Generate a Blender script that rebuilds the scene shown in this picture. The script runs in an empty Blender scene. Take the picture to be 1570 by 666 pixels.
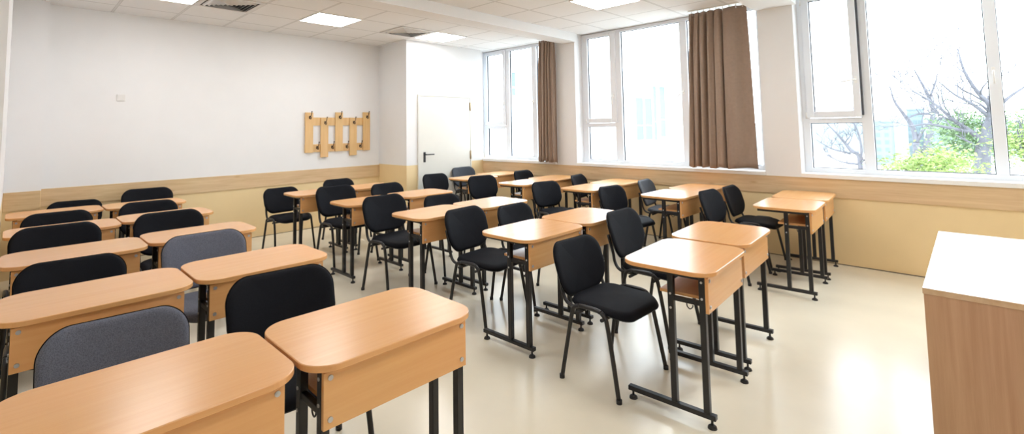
import bpy, bmesh, math, random
from mathutils import Vector, Matrix, noise
random.seed(7)
PI = math.pi
S = bpy.context.scene
COL = S.collection

# ---------------------------------------------------------------- materials
def new_mat(name):
    m = bpy.data.materials.new(name); m.use_nodes = True
    nt = m.node_tree; b = nt.nodes['Principled BSDF']
    return m, nt, b
def setp(b, **k):
    for n, v in k.items():
        n = n.replace('_', ' ')
        if n in b.inputs: b.inputs[n].default_value = v
def srgb(r, g, b):
    f = lambda c: (c/255/12.92) if c/255 <= .04045 else ((c/255+.055)/1.055)**2.4
    return (f(r), f(g), f(b), 1)
def plain(name, col, rough=.5, metal=0, spec=.5, noise_amt=.0, nscale=6, bump=0, bscale=200, coat=0, coat_rough=.1, sheen=0):
    m, nt, b = new_mat(name)
    setp(b, Base_Color=col, Roughness=rough, Metallic=metal, Specular_IOR_Level=spec, Coat_Weight=coat, Coat_Roughness=coat_rough, Sheen_Weight=sheen)
    tc = nt.nodes.new('ShaderNodeTexCoord')
    if noise_amt:
        n = nt.nodes.new('ShaderNodeTexNoise'); n.inputs['Scale'].default_value = nscale; n.inputs['Detail'].default_value = 4
        nt.links.new(tc.outputs['Object'], n.inputs['Vector'])
        r = nt.nodes.new('ShaderNodeValToRGB')
        k = 1-noise_amt
        r.color_ramp.elements[0].color = (col[0]*k, col[1]*k, col[2]*k, 1); r.color_ramp.elements[0].position = .3
        k = 1+noise_amt
        r.color_ramp.elements[1].color = (min(1,col[0]*k), min(1,col[1]*k), min(1,col[2]*k), 1); r.color_ramp.elements[1].position = .7
        nt.links.new(n.outputs['Fac'], r.inputs['Fac']); nt.links.new(r.outputs['Color'], b.inputs['Base Color'])
    if bump:
        n2 = nt.nodes.new('ShaderNodeTexNoise'); n2.inputs['Scale'].default_value = bscale; n2.inputs['Detail'].default_value = 2
        nt.links.new(tc.outputs['Object'], n2.inputs['Vector'])
        bp = nt.nodes.new('ShaderNodeBump'); bp.inputs['Strength'].default_value = bump; bp.inputs['Distance'].default_value = .002
        nt.links.new(n2.outputs['Fac'], bp.inputs['Height']); nt.links.new(bp.outputs['Normal'], b.inputs['Normal'])
    return m
def wood(name, c1, c2, axis, rough=.35, coat=0., coat_rough=.15, spec=.5, fine=1., knots=False):
    """procedural grain: noise stretched along one axis"""
    m, nt, b = new_mat(name)
    setp(b, Roughness=rough, Coat_Weight=coat, Coat_Roughness=coat_rough, Specular_IOR_Level=spec)
    tc = nt.nodes.new('ShaderNodeTexCoord'); mp = nt.nodes.new('ShaderNodeMapping')
    sc = [28*fine, 28*fine, 28*fine]; sc['xyz'.index(axis)] = 1.6
    mp.inputs['Scale'].default_value = sc
    oi = nt.nodes.new('ShaderNodeObjectInfo'); cx = nt.nodes.new('ShaderNodeVectorMath'); cx.operation = 'SCALE'
    cb = nt.nodes.new('ShaderNodeCombineXYZ')
    for k in range(3): nt.links.new(oi.outputs['Random'], cb.inputs[k])
    nt.links.new(cb.outputs[0], cx.inputs[0]); cx.inputs['Scale'].default_value = 7.3
    ad = nt.nodes.new('ShaderNodeVectorMath'); ad.operation = 'ADD'
    nt.links.new(tc.outputs['Object'], ad.inputs[0]); nt.links.new(cx.outputs[0], ad.inputs[1])
    nt.links.new(ad.outputs[0], mp.inputs['Vector'])
    n = nt.nodes.new('ShaderNodeTexNoise'); n.inputs['Scale'].default_value = 1; n.inputs['Detail'].default_value = 6; n.inputs['Roughness'].default_value = .6
    n.inputs['Distortion'].default_value = .6 if knots else .15
    nt.links.new(mp.outputs[0], n.inputs['Vector'])
    r = nt.nodes.new('ShaderNodeValToRGB')
    r.color_ramp.elements[0].color = c1; r.color_ramp.elements[0].position = .32
    r.color_ramp.elements[1].color = c2; r.color_ramp.elements[1].position = .68
    nt.links.new(n.outputs['Fac'], r.inputs['Fac'])
    # slow tone drift
    n2 = nt.nodes.new('ShaderNodeTexNoise'); n2.inputs['Scale'].default_value = 1.7; n2.inputs['Detail'].default_value = 2
    nt.links.new(ad.outputs[0], n2.inputs['Vector'])
    mx = nt.nodes.new('ShaderNodeMixRGB'); mx.blend_type = 'MULTIPLY'; mx.inputs['Fac'].default_value = .12
    nt.links.new(r.outputs['Color'], mx.inputs['Color1']); nt.links.new(n2.outputs['Color'], mx.inputs['Color2'])
    last = mx.outputs['Color']
    if knots:
        v = nt.nodes.new('ShaderNodeTexVoronoi'); v.inputs['Scale'].default_value = 1.0
        m2 = nt.nodes.new('ShaderNodeMapping'); s2 = [6.5, 6.5, 6.5]; s2['xyz'.index(axis)] = 2.2; m2.inputs['Scale'].default_value = s2
        nt.links.new(ad.outputs[0], m2.inputs['Vector']); nt.links.new(m2.outputs[0], v.inputs['Vector'])
        rr = nt.nodes.new('ShaderNodeValToRGB'); rr.color_ramp.elements[0].position = .0; rr.color_ramp.elements[1].position = .13
        rr.color_ramp.elements[0].color = (.62, .45, .3, 1); rr.color_ramp.elements[1].color = (1, 1, 1, 1)
        nt.links.new(v.outputs['Distance'], rr.inputs['Fac'])
        mk = nt.nodes.new('ShaderNodeMixRGB'); mk.blend_type = 'MULTIPLY'; mk.inputs['Fac'].default_value = .55
        nt.links.new(last, mk.inputs['Color1']); nt.links.new(rr.outputs['Color'], mk.inputs['Color2']); last = mk.outputs['Color']
    nt.links.new(last, b.inputs['Base Color'])
    return m
def fabric(name, c, rough=.85, sheen=.15):
    m, nt, b = new_mat(name)
    setp(b, Roughness=rough, Sheen_Weight=sheen, Specular_IOR_Level=.14)
    tc = nt.nodes.new('ShaderNodeTexCoord')
    n = nt.nodes.new('ShaderNodeTexNoise'); n.inputs['Scale'].default_value = 260; n.inputs['Detail'].default_value = 3
    nt.links.new(tc.outputs['Object'], n.inputs['Vector'])
    r = nt.nodes.new('ShaderNodeValToRGB')
    r.color_ramp.elements[0].color = (c[0]*.75, c[1]*.75, c[2]*.75, 1); r.color_ramp.elements[0].position = .35
    r.color_ramp.elements[1].color = (c[0]*1.25, c[1]*1.25, c[2]*1.25, 1); r.color_ramp.elements[1].position = .65
    nt.links.new(n.outputs['Fac'], r.inputs['Fac']); nt.links.new(r.outputs['Color'], b.inputs['Base Color'])
    bp = nt.nodes.new('ShaderNodeBump'); bp.inputs['Strength'].default_value = .25; bp.inputs['Distance'].default_value = .001
    nt.links.new(n.outputs['Fac'], bp.inputs['Height']); nt.links.new(bp.outputs['Normal'], b.inputs['Normal'])
    return m
def emission(name, col, s):
    m = bpy.data.materials.new(name); m.use_nodes = True; nt = m.node_tree; nt.nodes.clear()
    e = nt.nodes.new('ShaderNodeEmission'); e.inputs['Color'].default_value = col; e.inputs['Strength'].default_value = s
    o = nt.nodes.new('ShaderNodeOutputMaterial'); nt.links.new(e.outputs[0], o.inputs['Surface'])
    return m
def glass_mat(name):
    m = bpy.data.materials.new(name); m.use_nodes = True; nt = m.node_tree; nt.nodes.clear()
    t = nt.nodes.new('ShaderNodeBsdfTransparent'); t.inputs['Color'].default_value = (.97, .985, .985, 1)
    g = nt.nodes.new('ShaderNodeBsdfGlossy'); g.inputs['Roughness'].default_value = .02
    lw = nt.nodes.new('ShaderNodeLayerWeight')
    pw = nt.nodes.new('ShaderNodeMath'); pw.operation = 'POWER'; pw.inputs[1].default_value = 5; nt.links.new(lw.outputs['Facing'], pw.inputs[0])
    fr = nt.nodes.new('ShaderNodeMath'); fr.operation = 'MULTIPLY_ADD'; fr.inputs[1].default_value = .9; fr.inputs[2].default_value = .03
    nt.links.new(pw.outputs[0], fr.inputs[0])
    mx = nt.nodes.new('ShaderNodeMixShader'); o = nt.nodes.new('ShaderNodeOutputMaterial')
    nt.links.new(fr.outputs[0], mx.inputs['Fac']); nt.links.new(t.outputs[0], mx.inputs[1]); nt.links.new(g.outputs[0], mx.inputs[2])
    nt.links.new(mx.outputs[0], o.inputs['Surface'])
    return m
def ceiling_mat(name, ox, oy, p=.6):
    """mineral tiles in an exposed grid; offsets are world metres"""
    m, nt, b = new_mat(name)
    setp(b, Roughness=.9, Specular_IOR_Level=.2)
    tc = nt.nodes.new('ShaderNodeTexCoord'); sp = nt.nodes.new('ShaderNodeSeparateXYZ')
    nt.links.new(tc.outputs['Object'], sp.inputs[0])
    def math_(op, a, bb=None):
        n = nt.nodes.new('ShaderNodeMath'); n.operation = op
        for i, x in enumerate((a, bb)):
            if x is None: continue
            if isinstance(x, (int, float)): n.inputs[i].default_value = x
            else: nt.links.new(x, n.inputs[i])
        return n.outputs[0]
    ds = []
    for ax, off in (('X', ox), ('Y', oy)):
        a = math_('ADD', sp.outputs[ax], 60*p-off)
        f = math_('MODULO', a, p)
        d = math_('MINIMUM', f, math_('SUBTRACT', p, f))
        ds.append(d)
    d = math_('MINIMUM', ds[0], ds[1])
    line = math_('LESS_THAN', d, .011)
    groove = math_('LESS_THAN', math_('ABSOLUTE', math_('SUBTRACT', d, .0125)), .0025)
    n = nt.nodes.new('ShaderNodeTexNoise'); n.inputs['Scale'].default_value = 90; n.inputs['Detail'].default_value = 3
    nt.links.new(tc.outputs['Object'], n.inputs['Vector'])
    r = nt.nodes.new('ShaderNodeValToRGB')
    r.color_ramp.elements[0].color = CEIL_A; r.color_ramp.elements[1].color = CEIL_B
    nt.links.new(n.outputs['Fac'], r.inputs['Fac'])
    m1 = nt.nodes.new('ShaderNodeMixRGB'); m1.inputs['Color2'].default_value = CEIL_L
    nt.links.new(line, m1.inputs['Fac']); nt.links.new(r.outputs[0], m1.inputs['Color1'])
    m2 = nt.nodes.new('ShaderNodeMixRGB'); m2.inputs['Color2'].default_value = CEIL_G
    nt.links.new(groove, m2.inputs['Fac']); nt.links.new(m1.outputs[0], m2.inputs['Color1'])
    nt.links.new(m2.outputs[0], b.inputs['Base Color'])
    bp = nt.nodes.new('ShaderNodeBump'); bp.inputs['Strength'].default_value = .3; bp.inputs['Distance'].default_value = .002
    nt.links.new(n.outputs['Fac'], bp.inputs['Height']); nt.links.new(bp.outputs['Normal'], b.inputs['Normal'])
    return m

CEIL_A, CEIL_B, CEIL_L, CEIL_G = (.77, .77, .775, 1), (.83, .83, .835, 1), (.68, .68, .68, 1), (.56, .555, .55, 1)
M = {}
M['white_wall'] = plain('white paint', (.80, .805, .815, 1), .75, noise_amt=.012, nscale=3, bump=.08, bscale=120, spec=.3)
M['cream'] = plain('cream oil paint', (.80, .62, .35, 1), .45, noise_amt=.03, nscale=2.2, bump=.05, bscale=60)
M['floor'] = plain('cream linoleum', (.755, .70, .565, 1), .22, noise_amt=.035, nscale=2.5, spec=.5)
M['band'] = wood('oak band', (.62, .42, .23, 1), (.76, .56, .34, 1), 'x', .4, knots=True)
M['band_y'] = wood('oak band cross', (.62, .42, .23, 1), (.76, .56, .34, 1), 'y', .4, knots=True)
M['beech'] = wood('beech laminate', (.755, .385, .15, 1), (.795, .425, .175, 1), 'y', .25, spec=.6, fine=1.6)
M['beech_edge'] = wood('beech edge', (.66, .34, .12, 1), (.74, .40, .16, 1), 'y', .4)
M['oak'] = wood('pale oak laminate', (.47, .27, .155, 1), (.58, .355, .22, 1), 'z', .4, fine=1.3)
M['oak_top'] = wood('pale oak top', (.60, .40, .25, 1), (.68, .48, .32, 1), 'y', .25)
M['pine'] = wood('pine slats', (.72, .45, .19, 1), (.80, .54, .26, 1), 'z', .5)
M['black_steel'] = plain('black powder coat', (.012, .012, .014, 1), .38, spec=.5)
M['black_fabric'] = fabric('black cloth', (.0055, .0062, .0095), .7, .0)
M['grey_fabric'] = fabric('grey cloth', (.115, .122, .155), .85, .1)
M['sheen_fabric'] = fabric('sheened black cloth', (.045, .052, .066), .6, .15)  # black cloth lightened to blue-grey, painting in the window sheen
M['black_plastic'] = plain('black plastic', (.013, .013, .015, 1), .5)
M['zinc'] = plain('zinc bolt', (.55, .55, .57, 1), .4, metal=.7)
M['upvc'] = plain('white upvc', (.79, .82, .87, 1), .35)  # white with the bluish window glare put into the colour
M['gasket'] = plain('dark gasket', (.05, .05, .06, 1), .7)
M['sill'] = plain('white sill', (.85, .85, .84, 1), .35)
M['glass'] = glass_mat('window glass')
M['door'] = plain('cream door lacquer', (.73, .72, .665, 1), .4, noise_amt=.01)
M['door_edge'] = plain('grey door frame', (.62, .60, .55, 1), .5)
M['hinge'] = plain('brass hinge', (.45, .36, .24, 1), .4, metal=.6)
M['handle'] = plain('dark handle', (.03, .03, .035, 1), .4, metal=.3)
M['hook'] = plain('bronze hook', (.07, .045, .03, 1), .35, metal=.7)
M['curtain'] = plain('brown curtain cloth', (.30, .218, .168, 1), .8, noise_amt=.05, nscale=30, sheen=.2)
M['plate'] = plain('white plastic', (.74, .73, .72, 1), .4)
M['vent'] = plain('vent white', (.68, .67, .66, 1), .5)
M['vent_dark'] = plain('vent throat', (.05, .05, .055, 1), .8)
M['lamp'] = emission('light panel', (1, .99, .98, 1), 15.0)
M['gap'] = plain('floor joint', (.16, .13, .10, 1), .9)
M['facade'] = plain('white render', (.80, .80, .79, 1), .9, noise_amt=.02)
M['facade_glass'] = plain('facade glazing', (.15, .20, .215, 1), .3, spec=.08)
M['ground'] = plain('pale paving', (.52, .52, .50, 1), .9, noise_amt=.1, nscale=.3)
M['bark'] = plain('bark', (.12, .12, .14, 1), .9, noise_amt=.2, nscale=8)
M['leaf'] = plain('leaves yellow green', (.24, .33, .10, 1), .7, noise_amt=.4, nscale=1.3)
M['leaf_b'] = plain('leaves green', (.18, .28, .13, 1), .7, noise_amt=.4, nscale=1.3)
M['hill'] = plain('hazed hillside', (.185, .225, .24, 1), .95, noise_amt=.35, nscale=.25)  # bluish air haze is painted into this colour
M['block'] = plain('hazed concrete', (.185, .23, .25, 1), .9, noise_amt=.05)  # concrete tinted by distance haze, put into the colour

# ---------------------------------------------------------------- mesh helpers
class MB:
    def __init__(s): s.bm = bmesh.new()
    def box(s, x0, x1, y0, y1, z0, z1, mi=0, bev=0):
        b2 = bmesh.new()
        v = [b2.verts.new((x, y, z)) for x in (x0, x1) for y in (y0, y1) for z in (z0, z1)]
        for f in ((0,1,3,2), (4,6,7,5), (0,4,5,1), (2,3,7,6), (0,2,6,4), (1,5,7,3)):
            b2.faces.new([v[i] for i in f])
        if bev:
            bmesh.ops.bevel(b2, geom=list(b2.edges), offset=bev, segments=2, affect='EDGES', profile=.6)
        for f in b2.faces: f.material_index = mi
        me = bpy.data.meshes.new('tmp'); b2.to_mesh(me); b2.free()
        n0 = len(s.bm.faces); s.bm.from_mesh(me); bpy.data.meshes.remove(me)
        return s
    def tube(s, pts, r, seg=10, cap=True, ry=None):
        """swept circle (or oval: r across, ry along local binormal) along points"""
        pts = [Vector(p) for p in pts]; rings = []
        rs = r if isinstance(r, (list, tuple)) else [r]*len(pts)
        up = None
        for i, p in enumerate(pts):
            t = (pts[min(i+1, len(pts)-1)]-pts[max(i-1, 0)]).normalized()
            if up is None:
                a = Vector((0, 0, 1)) if abs(t.z) < .9 else Vector((0, 1, 0))
                up = (a-t*a.dot(t)).normalized()
            else: up = (up-t*up.dot(t)).normalized()
            bn = t.cross(up)
            rings.append([s.bm.verts.new(p+up*math.cos(2*PI*k/seg)*rs[i]+bn*math.sin(2*PI*k/seg)*(ry or rs[i])) for k in range(seg)])
        for a, b in zip(rings, rings[1:]):
            for k in range(seg): s.bm.faces.new((a[k], a[(k+1) % seg], b[(k+1) % seg], b[k])).smooth = True
        if cap:
            s.bm.faces.new(list(reversed(rings[0]))); s.bm.faces.new(rings[-1])
        return s
    def sqtube(s, p0, p1, w, d=None, axis=None):
        """square bar between two points (axis aligned ones)"""
        d = d or w
        p0, p1 = Vector(p0), Vector(p1); t = (p1-p0)
        if abs(t.z) > max(abs(t.x), abs(t.y)): lo, hi = (p0, p1) if p0.z < p1.z else (p1, p0); return s.box(lo.x-d/2, lo.x+d/2, lo.y-w/2, lo.y+w/2, lo.z, hi.z, bev=.003)
        if abs(t.x) > abs(t.y): lo, hi = sorted((p0, p1), key=lambda q: q.x); return s.box(lo.x, hi.x, lo.y-w/2, lo.y+w/2, lo.z-d/2, lo.z+d/2, bev=.003)
        lo, hi = sorted((p0, p1), key=lambda q: q.y); return s.box(lo.x-w/2, lo.x+w/2, lo.y, hi.y, lo.z-d/2, lo.z+d/2, bev=.003)
    def cyl(s, c, r, h, axis='z', seg=16, r2=None):
        c = Vector(c); d = {'x': Vector((1,0,0)), 'y': Vector((0,1,0)), 'z': Vector((0,0,1))}[axis]
        return s.tube([c, c+d*h], [r, r if r2 is None else r2], seg)
    def slab(s, outline, z0, z1, rnd=.002, mi_side=0):
        """extruded outline with softened top/bottom edges"""
        n = len(outline); cx = sum(p[0] for p in outline)/n; cy = sum(p[1] for p in outline)/n
        def ring(ins, z):
            o = []
            for i, (x, y) in enumerate(outline):
                x0, y0 = outline[i-1]; x1, y1 = outline[(i+1) % n]
                tx, ty = x1-x0, y1-y0; l = math.hypot(tx, ty) or 1
                o.append(s.bm.verts.new((x-ty/l*ins, y+tx/l*ins, z)))
            return o
        R = [ring(rnd, z0), ring(0, z0+rnd), ring(0, z1-rnd), ring(rnd, z1)]
        for j, (a, b) in enumerate(zip(R, R[1:])):
            for k in range(n):
                f = s.bm.faces.new((a[k], a[(k+1) % n], b[(k+1) % n], b[k])); f.material_index = mi_side if j < 2 or mi_side == 0 else mi_side
        s.bm.faces.new(list(reversed(R[0]))); s.bm.faces.new(R[-1])
        return s
    def build(s, name, mats, parent=None, loc=None):
        bmesh.ops.recalc_face_normals(s.bm, faces=list(s.bm.faces))
        me = bpy.data.meshes.new(name); s.bm.to_mesh(me); s.bm.free()
        for m in (mats if isinstance(mats, (list, tuple)) else [mats]): me.materials.append(m)
        o = bpy.data.objects.new(name, me); COL.objects.link(o)
        if parent: o.parent = parent
        if loc: o.location = loc
        return o
def tag(o, label=None, cat=None, group=None, kind=None):
    if label: o['label'] = label
    if cat: o['category'] = cat
    if group: o['group'] = group
    if kind: o['kind'] = kind
    return o
def empty(name, loc=(0,0,0), rz=0):
    o = bpy.data.objects.new(name, None); COL.objects.link(o)
    o.location = loc; o.rotation_euler = (0, 0, rz); o.empty_display_size = .1
    return o
def dup(root):
    r = root.copy(); COL.objects.link(r)
    for ch in list(root.children):
        c = ch.copy(); COL.objects.link(c); c.parent = r
        for g in ch.children:
            d = g.copy(); COL.objects.link(d); d.parent = c
    return r
def rrect(hx, hy, r, n=10):
    """counter-clockwise rounded rectangle"""
    P = []
    for sx, sy, a0 in ((1,1,0), (-1,1,90), (-1,-1,180), (1,-1,270)):
        for k in range(n+1):
            a = math.radians(a0+90*k/n); P.append((sx*(hx-r)+r*math.cos(a), sy*(hy-r)+r*math.sin(a)))
    return P
def smooth_path(P, n=8):
    """Catmull-Rom"""
    P = [Vector(p) for p in P]; Q = [P[0]*2-P[1]]+P+[P[-1]*2-P[-2]]; out = []
    for i in range(1, len(Q)-2):
        a, b, c, d = Q[i-1], Q[i], Q[i+1], Q[i+2]
        for k in range(n):
            t = k/n
            out.append(.5*((2*b)+(c-a)*t+(2*a-5*b+4*c-d)*t*t+(3*b-a-3*c+d)*t**3))
    out.append(P[-1]); return out

# ---------------------------------------------------------------- room
H = 2.934; W = 7.19; WF = 7.38; XD = .815; YL = 1.022; XF = 9.2
ZB0, ZB1 = .695, .890
def struct(name, mb, mats, parent=None):
    o = mb.build(name, mats, parent); o['kind'] = 'structure'; return o
struct('floor', MB().box(-.3, XF+.2, -.3, 7.6, -.1, 0), M['floor'])
# back wall (white over cream)
def wall2(x0, x1, y0, y1, zs=.885):
    m = MB(); m.box(x0, x1, y0, y1, 0, zs, 1); m.box(x0, x1, y0, y1, zs, H+.05, 0); return m
WM = [M['white_wall'], M['cream']]
struct('wall_back', wall2(-.2, 0, .8, 5.50), WM)
struct('wall_door', wall2(-.2, XD, 5.497, W, .903), WM)
struct('wall_left', wall2(-.2, 3.0, .6, YL), WM)
struct('wall_left_recess', wall2(3.0-.0, XF, -.3, -.1), WM)
struct('wall_left_return', wall2(2.9, 3.0, -.2, .6), WM)
struct('wall_front', wall2(XF, XF+.2, -.3, 7.6), WM)
struct('pilaster', wall2(0, .155, YL, 1.305), WM)
# window wall: parapet, piers
m = MB(); m.box(-.2, XF, W, 7.5, 0, .886, 0); struct('wall_window', m, [M['cream']])
PIERS = ((-.2, .64), (2.50, 2.90), (5.52, 5.88), (8.50, XF))
for a, b in PIERS:
    struct('pier', MB().box(a, b, W, 7.5, .886, H+.05), M['white_wall'])
# beams and ceiling bays
struct('beam', MB().box(2.68, 2.945, YL-1.2, W, 2.803, H+.05), M['white_wall'])
struct('beam', MB().box(5.50, 5.92, YL-1.2, W, 2.812, H+.05), M['white_wall'])
for (a, b, ox, oy) in ((-.2, 2.70, .432, 2.451), (2.90, 5.55, 3.42, 6.12), (5.90, XF+.2, 6.42, 6.12)):
    struct('ceiling', MB().box(a, b, -.3, 7.5, H, H+.08), ceiling_mat('ceiling tiles', ox, oy))
# oak bands
struct('trim_1', MB().box(0, .014, 1.305, 5.496, ZB0, ZB1, bev=.002), M['band_y'])
struct('trim_2', MB().box(.155, .169, YL+.002, 1.300, ZB0, ZB1-.002, bev=.002), M['band_y'])
struct('trim_3', MB().box(XD, XF, W-.014, W, ZB0-.005, .886, bev=.002), M['band'])
struct('trim_4', MB().box(XD, XF, W-.006, W, 0, .008), M['gap'])
struct('trim_5', MB().box(0, .006, 1.305, 5.496, 0, .006), M['gap'])

# windows -------------------------------------------------------------------
def ring_frame(m, x0, x1, z0, z1, w, y0, y1, wb=None, mi=0, bev=.004):
    wb = wb or w
    m.box(x0, x0+w, y0, y1, z0, z1, mi, bev); m.box(x1-w, x1, y0, y1, z0, z1, mi, bev)
    m.box(x0+w, x1-w, y0, y1, z0, z0+wb, mi, bev); m.box(x0+w, x1-w, y0, y1, z1-w, z1, mi, bev)
def lever(m, x, y, z, ang, L=.12):
    m.box(x-.012, x+.012, y-.008, y, z-.035, z+.035, bev=.003)
    dx, dz = math.cos(ang)*L, math.sin(ang)*L
    m.tube([(x, y-.008, z), (x, y-.04, z), (x+dx*.15, y-.045, z+dz*.15), (x+dx, y-.045, z+dz)], .008, 8)
ZT0, ZT1 = .928, 2.930
def window(name, x0, x1, xs, xm1, xm2, gl, tilt=0., handle=True):
    """outer frame; sash x0..xs above transom, fixed light below; mullions end at xm1, start/end at xm2"""
    root = empty(name, ((x0+x1)/2, WF, ZT0)); root['kind'] = 'structure'
    off = Vector((-(x0+x1)/2, -WF, -ZT0))
    def part(nm, mb, mat, parent=root):
        o = mb.build(nm, mat, parent)
        o.data.transform(Matrix.Translation(off)); return o
    f = MB(); y0, y1 = WF, WF+.07
    zt_a, zt_b = 1.476, 1.53            # transom
    g = gl
    f.box(x0, g[0], y0, y1, ZT0, ZT1, bev=.004)              # left jamb
    f.box(x1-.07, x1, y0, y1, ZT0, ZT1, bev=.004)
    f.box(g[0], x1-.07, y0, y1, ZT0, .978, bev=.004); f.box(g[0], x1-.07, y0, y1, 2.885, ZT1, bev=.004)
    f.box(g[1], xm1, y0, y1, .978, 2.885, bev=.004)           # mullion 1
    f.box(xm2[0], xm2[1], y0, y1, .978, 2.885, bev=.004)      # mullion 2
    f.box(g[0], g[1], y0, y1, zt_a, zt_b, bev=.004)
    fr = part('frame', f, M['upvc'])
    k = MB()
    def gask(a, b, c, d, y=WF+.03):
        e = .006
        k.box(a, a+e, y, y+.02, c, d); k.box(b-e, b, y, y+.02, c, d); k.box(a, b, y, y+.02, c, c+e); k.box(a, b, y, y+.02, d-e, d)
    lights = [(g[0], g[1], .978, zt_a), (xm1, xm2[0], .978, 2.885), (xm2[1], x1-.07, .978, 2.885)]
    for q in lights: gask(*q)
    part('gasket', k, M['gasket'])
    for q in lights:
        part('pane', MB().box(q[0], q[1], WF+.037, WF+.043, q[2], q[3]), M['glass'])
    # opening sash, hinged on the left
    s = MB(); sx0, sx1, sz0, sz1 = g[0]-.02, xs, 1.535, 2.915
    gx0, gx1, gz0, gz1 = gl[2], gl[3], 1.604, 2.855
    ys0, ys1 = WF-.018, WF+.05
    s.box(sx0, gx0, ys0, ys1, sz0, sz1, bev=.005); s.box(gx1, sx1, ys0, ys1, sz0, sz1, bev=.005)
    s.box(gx0, gx1, ys0, ys1, sz0, gz0, bev=.005); s.box(gx0, gx1, ys0, ys1, gz1, sz1, bev=.005)
    sash = part('sash', s, M['upvc'])
    part('pane', MB().box(gx0, gx1, WF+.012, WF+.018, gz0, gz1), M['glass'], sash)
    kk = MB(); e = .006; y = WF+.002
    kk.box(gx0, gx0+e, y, y+.02, gz0, gz1); kk.box(gx0, gx1, y, y+.02, gz1-e, gz1)
    part('gasket', kk, M['gasket'], sash)
    part('gasket', MB().box(g[1]-.004, g[1]+.002, WF-.001, WF+.05, zt_b, 2.885), M['gasket'])
    hd = MB(); lever(hd, (gx1+sx1)/2, ys0, 1.93, PI*1.04 if tilt else -PI/2)
    part('handle', hd, M['sill'], sash)
    hg = MB()
    for z in (1.56, 2.85): hg.cyl((sx0-.008, WF-.01, z-.03), .009, .07)
    part('hinge', hg, M['sill'])
    if tilt: part('seal_or_shade_strip', MB().box(sx1, sx1+.011, ys0+.012, ys1, sz0+.02, sz1-.02), M['gasket'], sash)  # dark strip painting the rebate shadow beside the ajar sash
    if tilt:                              # sash ajar, turned about its left hinges
        pv = Vector((sx0, WF+.02, sz0))+off
        T = Matrix.Translation(pv) @ Matrix.Rotation(-tilt, 4, 'Z') @ Matrix.Translation(-pv)
        sash.data.transform(T)
        for c in sash.children: c.data.transform(T)
    if handle:
        h2 = MB(); lever(h2, xm2[0]+.035, WF, 1.93, -PI*.75 if tilt == 0 else -PI/2)
        part('handle', h2, M['sill'])
    return root
window('window_1', .64, 2.50, 1.235, 1.318, (1.855, 1.955), (.745, 1.225, .755, 1.167))
window('window_2', 2.90, 5.52, 3.510, 3.590, (4.489, 4.586), (2.995, 3.475, 3.020, 3.418))
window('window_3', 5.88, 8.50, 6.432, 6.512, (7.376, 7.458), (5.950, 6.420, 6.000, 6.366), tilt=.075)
for k, (a, b) in enumerate(((XD+.003, 2.502), (2.898, 5.522), (5.878, 8.502))):
    struct('sill', MB().box(a, b, W-.026, WF+.005, .886, .930, bev=.004), M['sill'])

# door ------------------------------------------------------------------------
d = empty('door_1', (XD, 6.3, 0)); d['kind'] = 'structure'
o = MB().box(.0, .022, -.565, .548, .004, 2.028, bev=.003).build('door_leaf', M['door'], d)
m = MB(); m.box(.0, .026, -.592, -.566, .0, 2.052, bev=.002); m.box(0, .026, .549, .572, 0, 2.052, bev=.002); m.box(0, .026, -.566, .549, 2.029, 2.052, bev=.002)
m.build('door_frame', M['door'], d)
m = MB(); m.box(0, .0235, -.5675, -.561, .0, 2.03); m.build('seal_or_shade_strip', M['door_edge'], d)
m = MB(); m.box(.022, .032, -.488, -.448, .94, 1.105, bev=.006); m.tube([(.032, -.468, 1.064), (.075, -.468, 1.064), (.078, -.455, 1.064), (.078, -.31, 1.064)], .0095, 10)
m.cyl((.03, -.468, .985), .011, .006, 'x'); m.build('door_handle', M['handle'], d)
for z in (1.80, .94):
    m = MB(); m.cyl((.03, .548, z), .011, .15); m.box(.02, .03, .53, .566, z+.01, z+.14, bev=.002); m.build('hinge', M['hinge'], d)

# wall plate -------------------------------------------------------------------
t = empty('wall_plate', (0, 1.967, 1.91))
MB().box(0, .010, -.041, .041, -.040, .040, bev=.003).build('cover', M['plate'], t)
MB().box(.010, .0125, -.028, .028, -.028, .028, bev=.001).build('insert', M['plate'], t)
tag(t, 'small blank white square wall plate on the bare white back wall', 'wall plate')

# coat rack ----------------------------------------------------------------------
rk = empty('coat_rack', (0, 4.75, 1.42))
for z0, z1 in ((1.562, 1.688), (1.153, 1.273)):
    MB().box(.002, .018, 4.20-4.75, 5.298-4.75, z0-1.42, z1-1.42, bev=.002).build('rail', M['pine'], rk)
SL = ((4.197, 4.320, 1.148, 1.764), (4.442, 4.566, 1.068, 1.682), (4.684, 4.810, 1.152, 1.772), (4.932, 5.057, 1.074, 1.688), (5.172, 5.300, 1.146, 1.779))
def hook_mb(y, z, x):
    m = MB(); y -= 4.75; z -= 1.42
    m.box(x, x+.006, y-.012, y+.012, z-.022, z+.022, bev=.003)
    m.tube(smooth_path([(x+.004, y, z+.01), (x+.03, y, z+.005), (x+.055, y, z+.035), (x+.075, y, z+.085)], 5), .0055, 8)
    m.tube(smooth_path([(x+.004, y, z-.005), (x+.025, y, z-.025), (x+.05, y, z-.022), (x+.058, y, z+.005)], 5), .0055, 8)
    m.cyl((x+.070, y, z+.083), .009, .01, 'x', 10)
    return m
for i, (a, b, z0, z1) in enumerate(SL):
    MB().box(.018, .036, a-4.75, b-4.75, z0-1.42, z1-1.42, bev=.002).build('slat', M['pine'], rk)
    hook_mb((a+b)/2+.005, z1-.075, .036).build('hook', M['hook'], rk)
for i in range(4):
    hook_mb((SL[i][1]+SL[i+1][0])/2+.01, 1.222, .018).build('hook', M['hook'], rk)
tag(rk, 'wooden coat rack of five staggered slats with dark metal hooks on back wall', 'coat rack')

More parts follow.
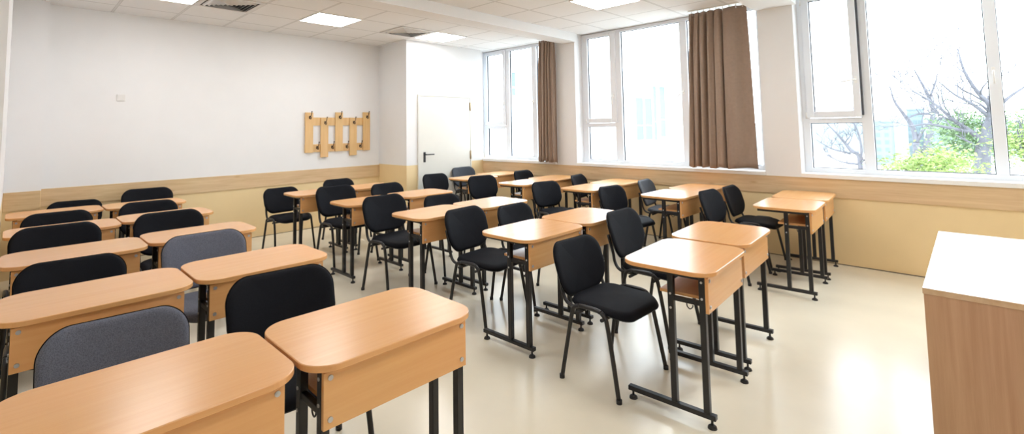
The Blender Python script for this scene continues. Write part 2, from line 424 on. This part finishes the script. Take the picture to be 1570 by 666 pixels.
# ceiling lights and vents -------------------------------------------------------
def ceil_light(x, y, label):
    t = empty('ceiling_light', (x, y, H)); a = .297
    m = MB(); ring = .012
    m.box(-a, a, -a, -a+ring, -.010, 0); m.box(-a, a, a-ring, a, -.010, 0); m.box(-a, -a+ring, -a+ring, a-ring, -.010, 0); m.box(a-ring, a, -a+ring, a-ring, -.010, 0)
    m.build('frame', M['sill'], t)
    MB().box(-a+ring, a-ring, -a+ring, a-ring, -.006, -.001).build('diffuser', M['lamp'], t)
    tag(t, label, 'ceiling light', 'square light panels in the ceiling')
ceil_light(1.332, 2.151, 'square light panel cut off by the top edge, beyond the louvred vent on the left')
ceil_light(1.332, 3.951, 'square light panel above the coat rack')
ceil_light(1.345, 5.775, 'square light panel above the white door')
ceil_light(4.31, 5.83, 'square light panel near the brown curtain of the wide window, cut by top edge')
for x, y, lb in ((4.31, 3.99, 'square light panel in the middle of the second ceiling bay'), (4.31, 2.19, 'square light panel of the second ceiling bay nearest the left wall'),
             (7.32, 5.82, 'square light panel of the front ceiling bay nearest the windows'), (7.32, 4.02, 'square light panel in the middle of the front ceiling bay'), (7.32, 2.22, 'square light panel of the front ceiling bay nearest the left wall')):
    ceil_light(x, y, lb)
def ceil_vent(x, y, label):
    t = empty('ceiling_vent', (x, y, H)); a = .297
    m = MB(); w = .05
    m.box(-a, a, -a, -a+w, -.012, 0, bev=.003); m.box(-a, a, a-w, a, -.012, 0, bev=.003); m.box(-a, -a+w, -a+w, a-w, -.012, 0, bev=.003); m.box(a-w, a, -a+w, a-w, -.012, 0, bev=.003)
    m.build('frame', M['vent'], t)
    MB().box(-a+w, a-w, -a+w, a-w, -.003, -.001).build('throat', M['vent_dark'], t)
    # four fans of slanted louvres
    for q in range(4):
        b = MB(); rot = Matrix.Rotation(q*PI/2, 4, 'Z')
        for k in range(6):
            r0 = .02+k*.037; r1 = r0+.020
            vs = [b.bm.verts.new(rot @ Vector(p)) for p in ((r0, -r0, -.024), (r0, r0, -.024), (r1, r1, -.004), (r1, -r1, -.004))]
            v2 = [b.bm.verts.new(v.co+Vector((0, 0, .002))) for v in vs]
            b.bm.faces.new(vs); b.bm.faces.new(list(reversed(v2)))
            for i in range(4): b.bm.faces.new((vs[i], v2[i], v2[(i+1) % 4], vs[(i+1) % 4]))
        b.build('louvre', M['vent'], t)
    tag(t, label, 'ceiling vent', 'louvred vents in the ceiling')
ceil_vent(1.332, 2.751, 'square louvred ceiling vent at top left beside the cut-off light panel')
ceil_vent(1.340, 5.160, 'square louvred ceiling vent beside the light panel above the door corner')

# curtains -----------------------------------------------------------------------
def curtain(label, xt0, xt1, xb0, xb1, y, z0, z1, phase, depth, skew):
    t = empty('curtain', ((xt0+xt1)/2, y, z0)); cx = (xt0+xt1)/2
    NU, NV = 150, 30
    m = MB(); G = []
    for j in range(NV+1):
        v = j/NV; z = z1+(z0-z1)*v; row = []
        e = v**skew
        for i in range(NU+1):
            u = i/NU
            x = (xt0+(xb0-xt0)*e)*(1-u)+(xt1+(xb1-xt1)*e)*u
            ph = phase(u); am = depth(u)*(0.45+.55*min(1, v*5))
            dy = am*math.sin(ph+.25*math.sin(3*v+u*9))+.35*am*math.sin(2.3*ph+1.3+v*1.2)
            xx = x+.35*am*math.cos(ph+.25*math.sin(3*v+u*9))*min(1, 4*min(u, 1-u))
            zz = z+(.012*math.sin(ph*.7) if j == NV else 0)-(.01*abs(math.sin(ph*.5)) if j == 0 else 0)
            row.append(m.bm.verts.new((xx-cx, dy, zz-z0)))
        G.append(row)
    for a, b in zip(G, G[1:]):
        for i in range(NU): m.bm.faces.new((a[i], a[i+1], b[i+1], b[i])).smooth = True
    o = m.build('cloth', M['curtain'], t)
    md = o.modifiers.new('thickness', 'SOLIDIFY'); md.thickness = .004; md.offset = 0
    hm = MB()
    hm.box(xt0-cx-.01, xt1-cx+.01, -.012, .012, H-.018-z0, H-z0, bev=.003)
    hm.build('ceiling_track', M['sill'], t)
    gl = MB()
    n = 9
    for i in range(n):
        x = xt0+(xt1-xt0)*(i+.5)/n-cx
        gl.box(x-.004, x+.004, -.004, .004, z1-.03-z0, H-.015-z0)
    gl.build('glider', M['sill'], t)
    tag(t, label, 'curtain', 'brown window curtains')
curtain('narrow brown curtain gathered beside the far small window by the door', 2.26, 2.575, 2.205, 2.575, 7.09, .935, 2.895,
        lambda u: u*2*PI*5.3+.6*math.sin(u*7), lambda u: .036, 1.0)
curtain('wide brown pleated curtain hanging across the large middle window', 4.755, 5.435, 4.675, 5.470, 7.085, .957, 2.895,
        lambda u: 2*PI*(12.5*u-6.2*u*u)+.6*math.sin(u*13), lambda u: .046-.012*u, .8)

# ---------------------------------------------------------------- school desk
HD, LD, DD, RD = .745, .679, .484, .105
def make_desk():
    t = empty('school_desk')
    MB().slab(rrect(DD/2, LD/2, RD, 12), HD-.022, HD, .0025).build('tabletop', M['beech'], t)
    p = MB(); p.box(.197, .213, -.290, .290, .543, .716, bev=.0015)
    pan = p.build('modesty_panel', M['beech'], t)
    for y in (-.268, .268):
        for z in (.698, .572):
            b = MB(); b.cyl((.2125, y, z), .0085, .004, 'x', 12); b.cyl((.216, y, z), .005, .0015, 'x', 8); b.build('bolt', M['zinc'], pan)
    s = MB(); s.box(-.045, .197, -.262, .262, .597, .613, bev=.0015); s.build('shelf', M['beech'], t)
    for sy in (-1, 1):
        y = sy*.276
        legs = {}
        for x in (.022, .181):
            legs[x] = MB().sqtube((x, y, .066), (x, y, HD-.022), .030, .030).build('leg', M['black_steel'], t)
        f = MB(); f.box(-.232, .222, y-.016, y+.016, .042, .066, bev=.004); ft = f.build('foot_rail', M['black_steel'], t)
        for x in (-.210, .200):
            c = MB(); c.cyl((x, y, .016), .006, .028, 'z', 8); c.cyl((x, y, 0), .022, .010, 'z', 14, .020); c.cyl((x, y, .010), .020, .008, 'z', 14, .009)
            c.build('foot_pad', M['black_plastic'], ft)
        MB().box(-.200, .166, y-.012, y+.012, HD-.047, HD-.0225, bev=.003).build('top_rail', M['black_steel'], t)
        MB().box(.037, .166, y-.010, y+.010, .572, .596, bev=.003).build('shelf_rail', M['black_steel'], t)
        for (x, z) in ((.022, .606), (.022, .535), (.181, .690), (.181, .610)):
            MB().cyl((x, y+sy*.015, z), .006, sy*.003, 'y', 10).build('bolt', M['zinc'], legs[x])
    h = MB(); h.tube(smooth_path([(.10, -.276, .572), (.102, -.276, .555), (.115, -.276, .545), (.128, -.276, .555), (.13, -.276, .566)], 4), .003, 6)
    h.build('bag_hook', M['black_steel'], t)
    return t

# ---------------------------------------------------------------- stacking chair
def pillow(outline, n_ring, t, p, place, flat=0):
    """half cushion: outline rings shrink to the centre while the height rises to t"""
    m = MB(); rings = []
    for k in range(n_ring):
        a = k/(n_ring-1)*PI/2
        sc = 1-(1-math.cos(a))*.16 if k < n_ring-1 else .84
        hgt = t*math.sin(a)
        rings.append([m.bm.verts.new(place(x*sc, y*sc, hgt)) for x, y in outline])
    for sc in (.6, .3):
        rings.append([m.bm.verts.new(place(x*.84*sc, y*.84*sc, t*(1+.18*(1-sc)))) for x, y in outline])
    n = len(outline)
    for a, b in zip(rings, rings[1:]):
        for k in range(n): m.bm.faces.new((a[k], a[(k+1) % n], b[(k+1) % n], b[k])).smooth = True
    c = m.bm.verts.new(place(0, 0, t*1.2))
    for k in range(n): m.bm.faces.new((rings[-1][k], rings[-1][(k+1) % n], c)).smooth = True
    return m
BW, BZ0, BZ1 = .490, .480, .803
BH = BZ1-BZ0
def back_outline(grow=0):
    P = []
    for (z, y) in rrect2(BH/2+grow, BW/2+grow):
        P.append((z, y))
    return P
def rrect2(hz, hy, n=10):
    P = []; rt, rb = .098, .125
    for sz, sy, a0, r in ((1,1,0,rt), (-1,1,90,rb), (-1,-1,180,rb), (1,-1,270,rt)):
        for k in range(n+1):
            a = math.radians(a0+90*k/n)
            z = sz*(hz-r)+r*math.cos(a); y = sy*(hy-r)+r*math.sin(a)
            if z < 0: y *= 1-.07*(-z/hz)
            else: y *= 1-.02*(z/hz)
            if z > 0: z -= .009*(y/hy)**2
            P.append((z, y))
    return P
TILT = .315
def back_place(sgn, off):
    ct, st = math.cos(TILT), math.sin(TILT)
    def f(z, y, h):
        curve = .042*(y/.23)**2
        dx = sgn*h+off+curve
        zc = z
        x = -.262-zc*st*1.0+dx*ct
        zz = (BZ0+BZ1)/2+zc*1.0+dx*st*.6
        return (x, y, zz)
    return f
def seat_place(sgn, z0):
    def f(x, y, h):
        drop = .030*max(0, (x-.05)/.16)**2
        rise = .010*max(0, (-x-.08)/.13)
        return (x+.018, y, z0+sgn*h-drop+rise)
    return f
def make_chair(kind):
    t = empty('school_chair')
    fab = M[kind]
    bk = pillow(back_outline(), 6, .022, 2, back_place(1, 0)).build('backrest', fab, t)
    pillow(back_outline(.003), 5, .014, 2, back_place(-1, 0)).build('back_shell', M['black_plastic'], bk)
    st = pillow([(x, y) for x, y in rrect(.205, .225, .105, 10)], 6, .030, 2, seat_place(1, .432)).build('seat', fab, t)
    pillow([(x*1.01, y*1.01) for x, y in rrect(.205, .225, .105, 10)], 5, .014, 2, seat_place(-1, .432)).build('seat_pan', M['black_plastic'], st)
    r = .0125
    for sy in (-1, 1):
        Y = sy*.247
        rear = smooth_path([(-.195, sy*.262, .004), (-.150, Y+sy*.004, .25), (-.122, Y, .385), (-.105, Y, .428), (-.065, Y, .447)], 6)
        mid = smooth_path([(-.065, Y, .447), (-.02, Y, .450), (.05, Y, .450), (.085, Y, .443)], 5)
        front = smooth_path([(.085, Y, .443), (.112, Y, .418), (.125, Y, .375), (.150, Y+sy*.004, .25), (.195, sy*.262, .004)], 6)
        for q in (rear, front):
            lg = MB().tube(q, r, 10).build('leg', M['black_steel'], t)
            e = q[0] if q[0].z < .1 else q[-1]
            MB().cyl((e.x, e.y, 0), .0155, .022, 'z', 12).build('foot_cap', M['black_plastic'], lg)
        MB().tube(mid, r, 10).build('seat_rail', M['black_steel'], t)
        ys = sy*.205
        bs = smooth_path([(-.06, ys*.9, .412), (-.135, ys, .413), (-.190, ys, .430), (-.218, ys, .475), (-.228, ys, .53), (-.250, ys*.985, .60), (-.268, ys*.97, .655)], 6)
        MB().tube(bs, .010, 8, ry=.013).build('back_support', M['black_steel'], t)
    for x in (-.075, .095):
        MB().tube([(x, -.262, .407), (x, .262, .407)], .010, 8).build('crossbar', M['black_steel'], t)
    return t

DESKS = {'A': (6.0415, 3.7737, .0503), 'A2': (5.9836, 4.4848, .0507), 'B': (4.9407, 3.7395, .0116), 'B2': (4.9172, 4.4295, .0175),
 'C': (3.8014, 3.7361, .0035), 'C2': (3.801, 4.4306, -.0016), 'D': (2.690, 3.715, 0), 'D2': (2.655, 4.415, 0), 'E': (1.560, 3.69, 0), 'E2': (1.525, 4.39, 0),
 'W1': (6.011, 6.0922, .0461), 'W1b': (5.9787, 6.789, .0571), 'W2': (4.9118, 6.0967, 0), 'W2b': (4.9004, 6.790, .0),
 'W3': (3.90, 6.04, 0), 'W3b': (3.85, 6.735, 0), 'W4': (2.90, 5.98, 0), 'W4b': (2.83, 6.675, 0), 'W5': (1.84, 5.995, 0), 'W5b': (1.70, 6.69, 0),
 'F2': (5.5207, 1.3757, 0), 'F': (5.5509, 2.065, -.0102), 'G2': (4.3147, 1.380, .0), 'G': (4.3016, 2.072, -.0), 'H2': (3.2003, 1.380, .0),
 'H': (3.1332, 2.070, .0), 'I2': (2.103, 1.383, 0), 'I': (2.0187, 2.072, 0), 'J2': (.9677, 1.3875, 0), 'J': (.9929, 2.0786, 0)}
CHAIRS = {'A': (5.635, 3.648, -0.03, 0.985), 'A2': (5.532, 4.426, 0.036, 1.021), 'B': (4.427, 3.781, 0.092, 1.002), 'B2': (4.464, 4.323, 0.025, 0.961), 'C': (3.336, 3.678, 0.046, 1.029), 'C2': (3.361, 4.333, -0.079, 0.949), 'D': (2.182, 3.756, 0.056, 1.036), 'D2': (2.182, 4.439, 0.049, 0.994), 'E': (1.123, 3.534, 0.055, 0.937), 'E2': (1.046, 4.359, 0.043, 0.981), 'W5': (1.371, 5.787, -0.115, 0.955), 'W4': (2.448, 5.782, -0.192, 0.994), 'W3': (3.498, 5.91, -0.208, 0.96), 'W2': (4.475, 5.94, -0.12, 0.975), 'W1': (5.535, 6.125, -0.06, 0.995), 'W5b': (1.141, 6.602, -0.093, 1.008), 'W4b': (2.381, 6.815, 0.064, 0.994), 'W3b': (3.429, 6.849, 0.171, 0.982), 'W2b': (4.463, 6.848, 0.099, 0.974), 'W1b': (5.533, 6.757, 0.002, 0.977), 'F2': (5.09, 1.37, -0.05, 0.945), 'F': (5.102, 1.979, -0.076, 0.994), 'G2': (3.876, 1.325, -0.03, 0.965), 'G': (3.851, 1.989, 0.006, 1.004), 'H2': (2.747, 1.326, 0.02, 1.016), 'H': (2.664, 2.023, 0.011, 1.012), 'I2': (1.658, 1.381, 0.003, 0.976), 'I': (1.585, 2.048, -0.034, 0.988), 'J2': (0.529, 1.542, -0.132, 0.944), 'J': (0.487, 2.211, -0.053, 1.024)}
ROWN = ['front', 'second', 'third', 'fourth', 'rearmost']
def where(k):
    if k[0] == 'W':
        return ROWN[int(k[1])-1], 'window-side', ('aisle-side' if len(k) == 2 else 'wall-side')
    if k[0] in 'ABCDE':
        return ROWN['ABCDE'.index(k[0])], 'middle', ('left' if len(k) == 1 else 'right')
    return ROWN['FGHIJ'.index(k[0])], 'left', ('right' if len(k) == 1 else 'left')
dproto = make_desk(); first = True
for k, (x, y, r) in DESKS.items():
    o = dproto if first else dup(dproto); first = False
    o.location = (x, y, 0); o.rotation_euler = (0, 0, r)
    row, blk, side = where(k)
    tag(o, 'beech desk on black legs, %s row of the %s block, %s desk of its pair' % (row, blk, side), 'desk', 'beech school desks in paired rows')
cprotos = {}
for k, (x, y, r, s) in CHAIRS.items():
    kind = 'grey_fabric' if k in ('F2', 'G') else 'sheen_fabric' if k in ('W5b', 'W2b') else 'black_fabric'
    if kind in cprotos: o = dup(cprotos[kind])
    else: o = cprotos[kind] = make_chair(kind)
    o.location = (x, y, 0); o.rotation_euler = (0, 0, r); o.scale = (s, s, s)
    row, blk, side = where(k)
    cn = {'grey_fabric': 'grey', 'sheen_fabric': 'sheen-tinted black', 'black_fabric': 'black'}[kind]
    if k == 'A': chair_a = o
    tag(o, '%s padded chair at the %s desk, %s row of the %s block' % (cn, side, row, blk), 'chair', 'padded chairs behind the desks')

for c in chair_a.children:
    if c.name.startswith('backrest'): c.location = (-.012, 0, -.045)      # its back sits lower than the others

# ---------------------------------------------------------------- teacher's desk
t = empty('teacher_desk', (7.042, 3.85, 0)); ZT = .755
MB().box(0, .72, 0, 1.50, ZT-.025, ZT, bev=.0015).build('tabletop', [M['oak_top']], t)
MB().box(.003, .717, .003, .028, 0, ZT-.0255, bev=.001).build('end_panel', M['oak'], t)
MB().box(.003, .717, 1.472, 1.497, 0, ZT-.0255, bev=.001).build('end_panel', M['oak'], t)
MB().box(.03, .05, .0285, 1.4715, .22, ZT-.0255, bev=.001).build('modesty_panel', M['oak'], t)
tag(t, 'pale oak teacher desk with broad end panel at the right edge', 'desk')

# ---------------------------------------------------------------- outdoors
struct('ground_outside', MB().box(-60, 90, 7.8, 200, -6.3, -6.0), M['ground'])
bl = empty('neighbouring_wing', (-4, 16, -6))
def wing_part(nm, m, mat, parent=bl):
    o = m.build(nm, mat, parent); o.data.transform(Matrix.Translation((4, -16, 6))); return o
WINS = [(13.08, 13.34, 2.62, 3.42), (21.75, 22.45, .85, 2.85), (22.62, 23.35, .85, 2.85), (23.52, 23.85, .8, 3.5), (24.22, 24.82, .95, 3.5)]
m = MB(); m.box(-9, -4, 8.2, 25.6, -6, 3.6); wing_part('wall', m, M['facade'])
m = MB(); m.box(-9.3, -3.6, 8.0, 25.9, 3.6, 3.95, bev=.03); wing_part('cornice', m, M['facade'])
for a, b, z0, z1 in WINS:
    f = MB(); w = .05
    for q in ((a-w, a, z0-w, z1+w), (b, b+w, z0-w, z1+w), (a, b, z0-w, z0), (a, b, z1, z1+w), (a, b, z0+(z1-z0)*.34-.03, z0+(z1-z0)*.34+.03)):
        f.box(-4.01, -3.96, q[0], q[1], q[2], q[3])
    fr = wing_part('window', f, M['upvc'])
    g = wing_part('pane', MB().box(-4.01, -3.985, a, b, z0, z1), M['facade_glass'], fr)
tag(bl, 'white neighbouring building wing with pale blue windows beyond the window panes', 'building')

def grow(m, p, d, L, r, depth, rng, droop=0.):
    """recursive twig"""
    pts = [p.copy()]; rs = [r]; q = p.copy(); n = 5
    for i in range(n):
        d = (d+Vector((rng.uniform(-.28, .28), rng.uniform(-.28, .28), rng.uniform(-.2, .3)-droop))).normalized()
        q = q+d*L/n; pts.append(q.copy()); rs.append(max(.007, r*(1-.7*(i+1)/n)))
    m.tube(pts, rs, 6)
    if depth > 0:
        for i in range(rng.choice((2, 3, 3))):
            k = rng.randint(2, n)
            nd = (d+Vector((rng.uniform(-1, 1), rng.uniform(-.7, .7), rng.uniform(-.35, .75)))).normalized()
            grow(m, pts[k], nd, L*rng.uniform(.45, .75), rs[k]*.8, depth-1, rng, droop)
def tree(base, limbs, leaves, label, seed, leafmat='leaf', twig=.8, depth=2, group=None, thick=1.0):
    """limbs: list of (list of world points, base radius, tip radius, twigs); leaves: list of (centre, radius xyz, count)"""
    rng = random.Random(seed); B = Vector(base)
    t = empty('tree', base)
    m = MB()
    for pts, r0, r1, nt in limbs:
        P = smooth_path([Vector(p)-B for p in pts], 6); n = len(P)
        m.tube(P, [thick*(r0+(r1-r0)*i/(n-1)) for i in range(n)], 8)
        for k in range(nt):
            i = rng.randint(int(n*.3), n-2)
            d = (P[i+1]-P[i]).normalized()
            nd = (d*.6+Vector((rng.uniform(-1, 1), rng.uniform(-.6, .6), rng.uniform(-.2, .8)))).normalized()
            rr = (r0+(r1-r0)*i/(n-1))
            grow(m, P[i], nd, twig*rng.uniform(.6, 1.2), max(.012, rr*.5), depth, rng)
    m.build('trunk', M['bark'], t)
    if leaves:
        f = MB()
        for c, R, n in leaves:
            c = Vector(c)-B
            subs = [c+Vector((rng.gauss(0, .55)*R[0], rng.gauss(0, .55)*R[1], rng.gauss(0, .5)*R[2])) for _ in range(max(3, n//30))]
            for _ in range(n):
                s = rng.choice(subs)
                p = s+Vector((rng.gauss(0, .20), rng.gauss(0, .20), rng.gauss(0, .12)))
                a = rng.uniform(.020, .045)
                u = Vector((rng.uniform(-1, 1), rng.uniform(-1, 1), rng.uniform(-.5, .5))).normalized()
                w = u.cross(Vector((rng.uniform(-1, 1), rng.uniform(-1, 1), rng.uniform(-1, 1)))).normalized()
                q = [p-u*a*1.5, p+w*a*.6, p+u*a*1.5, p-w*a*.6]
                f.bm.faces.new([f.bm.verts.new(x) for x in q])
        fo = f.build('foliage', M[leafmat], t); fo['kind'] = 'stuff'
    tag(t, label, 'tree', group)
G0 = -6.0
tree((7.36, 18, G0), [
    ([(7.36, 18, G0), (7.34, 18, -2.5), (7.38, 18, .2), (7.46, 18, .95), (7.62, 18, 1.55), (7.66, 18.1, 2.1)], .20, .09, 2),
    ([(7.62, 18, 1.5), (7.60, 17.9, 1.85), (7.38, 17.8, 2.25), (7.2, 17.7, 2.75), (7.12, 17.6, 3.3)], .07, .015, 5),
    ([(7.46, 18, .95), (7.25, 17.9, 1.2), (6.95, 17.8, 1.5), (6.6, 17.7, 1.95), (6.2, 17.6, 2.3)], .075, .015, 5),
    ([(7.25, 17.9, 1.2), (6.85, 17.6, 1.32), (6.45, 17.4, 1.42), (6.1, 17.3, 1.36)], .05, .012, 4),
    ([(7.44, 18, .75), (7.2, 17.8, .95), (6.95, 17.7, 1.15)], .045, .012, 3),
    ([(7.60, 17.95, 1.55), (7.3, 17.7, 1.9), (7.0, 17.6, 2.15), (6.72, 17.5, 2.5)], .05, .012, 4),
    ([(7.64, 18, 1.7), (8.0, 18.1, 2.1), (8.5, 18.2, 2.5)], .05, .012, 3)],
    [((7.2, 18.6, 1.0), (.5, .6, .5), 1400), ((6.92, 18.5, 1.25), (.32, .5, .3), 800), ((7.9, 18.6, 1.2), (.5, .5, .4), 1100), ((7.3, 18.6, .75), (.6, .5, .4), 1300), ((7.1, 18.6, 1.6), (.3, .4, .2), 400)],
    'thick grey trunked tree with green leaves outside the right window', 3, 'leaf_b')
tree((5.92, 24.38, G0), [  # limb points scaled about the camera, pushing the tree back along the line of sight
    ([(5.92, 24.38, G0), (5.89, 24.38, -2), (5.81, 24.38, -0.05), (5.79, 24.38, 0.73)], .15, .085, 0),
    ([(5.79, 24.38, 0.73), (5.71, 24.38, 1.32), (5.47, 24.25, 1.84), (5.27, 24.12, 2.29), (5.19, 23.99, 2.81)], .07, .014, 5),
    ([(5.79, 24.38, 0.73), (5.96, 24.38, 1.12), (6.22, 24.38, 1.51)], .05, .03, 1),
    ([(6.12, 24.38, 0.80), (6.25, 24.38, 1.38), (6.31, 24.38, 1.90), (6.23, 24.38, 2.36), (6.07, 24.25, 2.88), (5.89, 24.25, 3.40)], .085, .014, 5),
    ([(6.23, 24.38, 2.29), (6.38, 24.38, 2.75), (6.51, 24.38, 3.20)], .035, .01, 2),
    ([(6.28, 24.38, 1.77), (5.89, 24.25, 1.77), (5.57, 24.12, 1.58)], .04, .012, 3),
    ([(5.89, 24.38, -0.18), (6.02, 24.38, 0.34), (6.12, 24.38, 0.82)], .09, .085, 0)],
    [], 'bare grey tree with twisting branches outside the middle of the right window', 11, twig=.9, thick=1.3, depth=3)
tree((4.6, 18, G0), [
    ([(4.6, 18, G0), (4.75, 18, -2), (4.95, 18, .3), (4.75, 18, .7), (4.5, 18, 1.1), (4.2, 18, 1.5)], .09, .012, 6),
    ([(4.95, 18, .3), (5.0, 18, .75), (4.95, 18, 1.2), (4.8, 18, 1.7)], .04, .010, 5),
    ([(4.75, 18, .6), (4.3, 17.9, .75), (3.95, 17.9, 1.0)], .03, .008, 4),
    ([(4.95, 18, .3), (4.5, 17.9, .38), (4.05, 17.9, .65)], .03, .008, 4)],
    [], 'small bare shrubby tree outside the lower left pane of the right window', 5, twig=.45)
tree((6.4, 15.5, G0), [
    ([(6.4, 15.5, G0), (6.35, 15.5, -3), (6.4, 15.5, -.6)], .12, .06, 0),
    ([(6.4, 15.5, -.6), (6.2, 15.5, .1), (6.1, 15.4, .5)], .04, .012, 3),
    ([(6.4, 15.5, -.6), (6.6, 15.5, .2), (6.7, 15.4, .6)], .04, .012, 3)],
    [((6.35, 15.5, .50), (.5, .4, .12), 900), ((6.75, 15.5, .66), (.4, .4, .2), 600), ((6.15, 15.5, .36), (.4, .4, .09), 500), ((6.85, 15.6, .45), (.4, .4, .18), 600)],
    'bushy yellow-green tree top just above the sill of the right window', 8, 'leaf', twig=.3)
tree((8.35, 16.5, G0), [
    ([(8.35, 16.5, G0), (8.3, 16.5, -2), (8.2, 16.5, .2), (8.3, 16.5, .9)], .10, .05, 0),
    ([(8.2, 16.5, .2), (8.0, 16.4, .8), (7.95, 16.4, 1.3)], .04, .012, 3)],
    [((8.15, 16.6, 1.0), (.35, .4, .35), 1400), ((8.3, 16.6, .75), (.35, .4, .3), 1000)],
    'yellow-green tree beyond the last pane at the right edge', 9, 'leaf', twig=.4)
# far hillside and blocks of the town
m = MB(); N = 40; prev = None
for i in range(N+1):
    x = -50+100*i/N
    z = 1.7+1.0*math.exp(-((x+3)/14)**2)+.35*math.sin(x*.7)+.25*math.sin(x*1.9+1)
    a = m.bm.verts.new((x, 150+4*math.sin(x*.3), -6)); b = m.bm.verts.new((x, 165, z)); c = m.bm.verts.new((x, 180, -6))
    if prev:
        for u, w in ((0, 1), (1, 2), (2, 0)):
            m.bm.faces.new((prev[u], prev[w], (a, b, c)[w], (a, b, c)[u]))
    else: m.bm.faces.new((a, b, c))
    prev = (a, b, c)
m.bm.faces.new(prev)
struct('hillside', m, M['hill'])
for x, y, w, h, lb in ((-.1, 120, 2.2, 3.8, 'pale tower block on the horizon behind the bare tree'), (-4.6, 110, 3.6, 1.6, 'low pale block of the distant town left of the tower'),
                       (3.4, 115, 3.0, 1.9, 'low pale block of the distant town right of the tower')):
    t = empty('apartment_block', (x, y, -6))
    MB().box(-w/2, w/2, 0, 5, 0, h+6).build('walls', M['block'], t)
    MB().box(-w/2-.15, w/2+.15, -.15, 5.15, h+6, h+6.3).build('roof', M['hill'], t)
    f = MB()
    for k in range(3):
        for j in range(5):
            xx = -w/2+w*(k+.5)/3; zz = h+6-.9-j*1.3
            f.box(xx-.3, xx+.3, -.03, .02, zz-.4, zz+.3)
    f.build('window', M['facade_glass'], t)
    tag(t, lb, 'building', 'distant town blocks')

# ---------------------------------------------------------------- sky, camera
w = bpy.data.worlds.new('sky'); S.world = w; w.use_nodes = True
bg = w.node_tree.nodes['Background']; bg.inputs['Color'].default_value = (.84, .925, 1, 1); bg.inputs['Strength'].default_value = 7.0
f_px, cx, cy = 732.562, 762.081, 147.868
yaw, pit, roll = 0.792204, 0.068204, -0.015467
fw = Vector((-math.cos(yaw), math.sin(yaw), 0)); rt = Vector((math.sin(yaw), math.cos(yaw), 0)); up = Vector((0, 0, 1))
f2 = fw*math.cos(pit)+up*math.sin(pit); u2 = up*math.cos(pit)-fw*math.sin(pit)
r3 = rt*math.cos(roll)+u2*math.sin(roll); u3 = u2*math.cos(roll)-rt*math.sin(roll)
cd = bpy.data.cameras.new('camera'); cam = bpy.data.objects.new('camera', cd); COL.objects.link(cam)
mw = Matrix((r3, u3, -f2)).transposed().to_4x4(); mw.translation = Vector((7.2308, 1.0662, 1.4663))
cam.matrix_world = mw
cd.sensor_fit = 'HORIZONTAL'; cd.sensor_width = 36; cd.lens = 36*f_px/1570
cd.shift_x = (785-cx)/1570; cd.shift_y = (cy-333)/1570
cd.clip_start = .02; cd.clip_end = 500
S.camera = cam
S.view_settings.view_transform = 'Standard'; S.view_settings.look = 'None'
S.view_settings.gamma = 1; S.view_settings.use_curve_mapping = False
S.view_settings.exposure = 0.2
S.cycles.max_bounces = 10; S.cycles.diffuse_bounces = 6; S.cycles.glossy_bounces = 4; S.cycles.transparent_max_bounces = 12
S.cycles.caustics_reflective = False; S.cycles.caustics_refractive = False
S.cycles.sample_clamp_indirect = 8
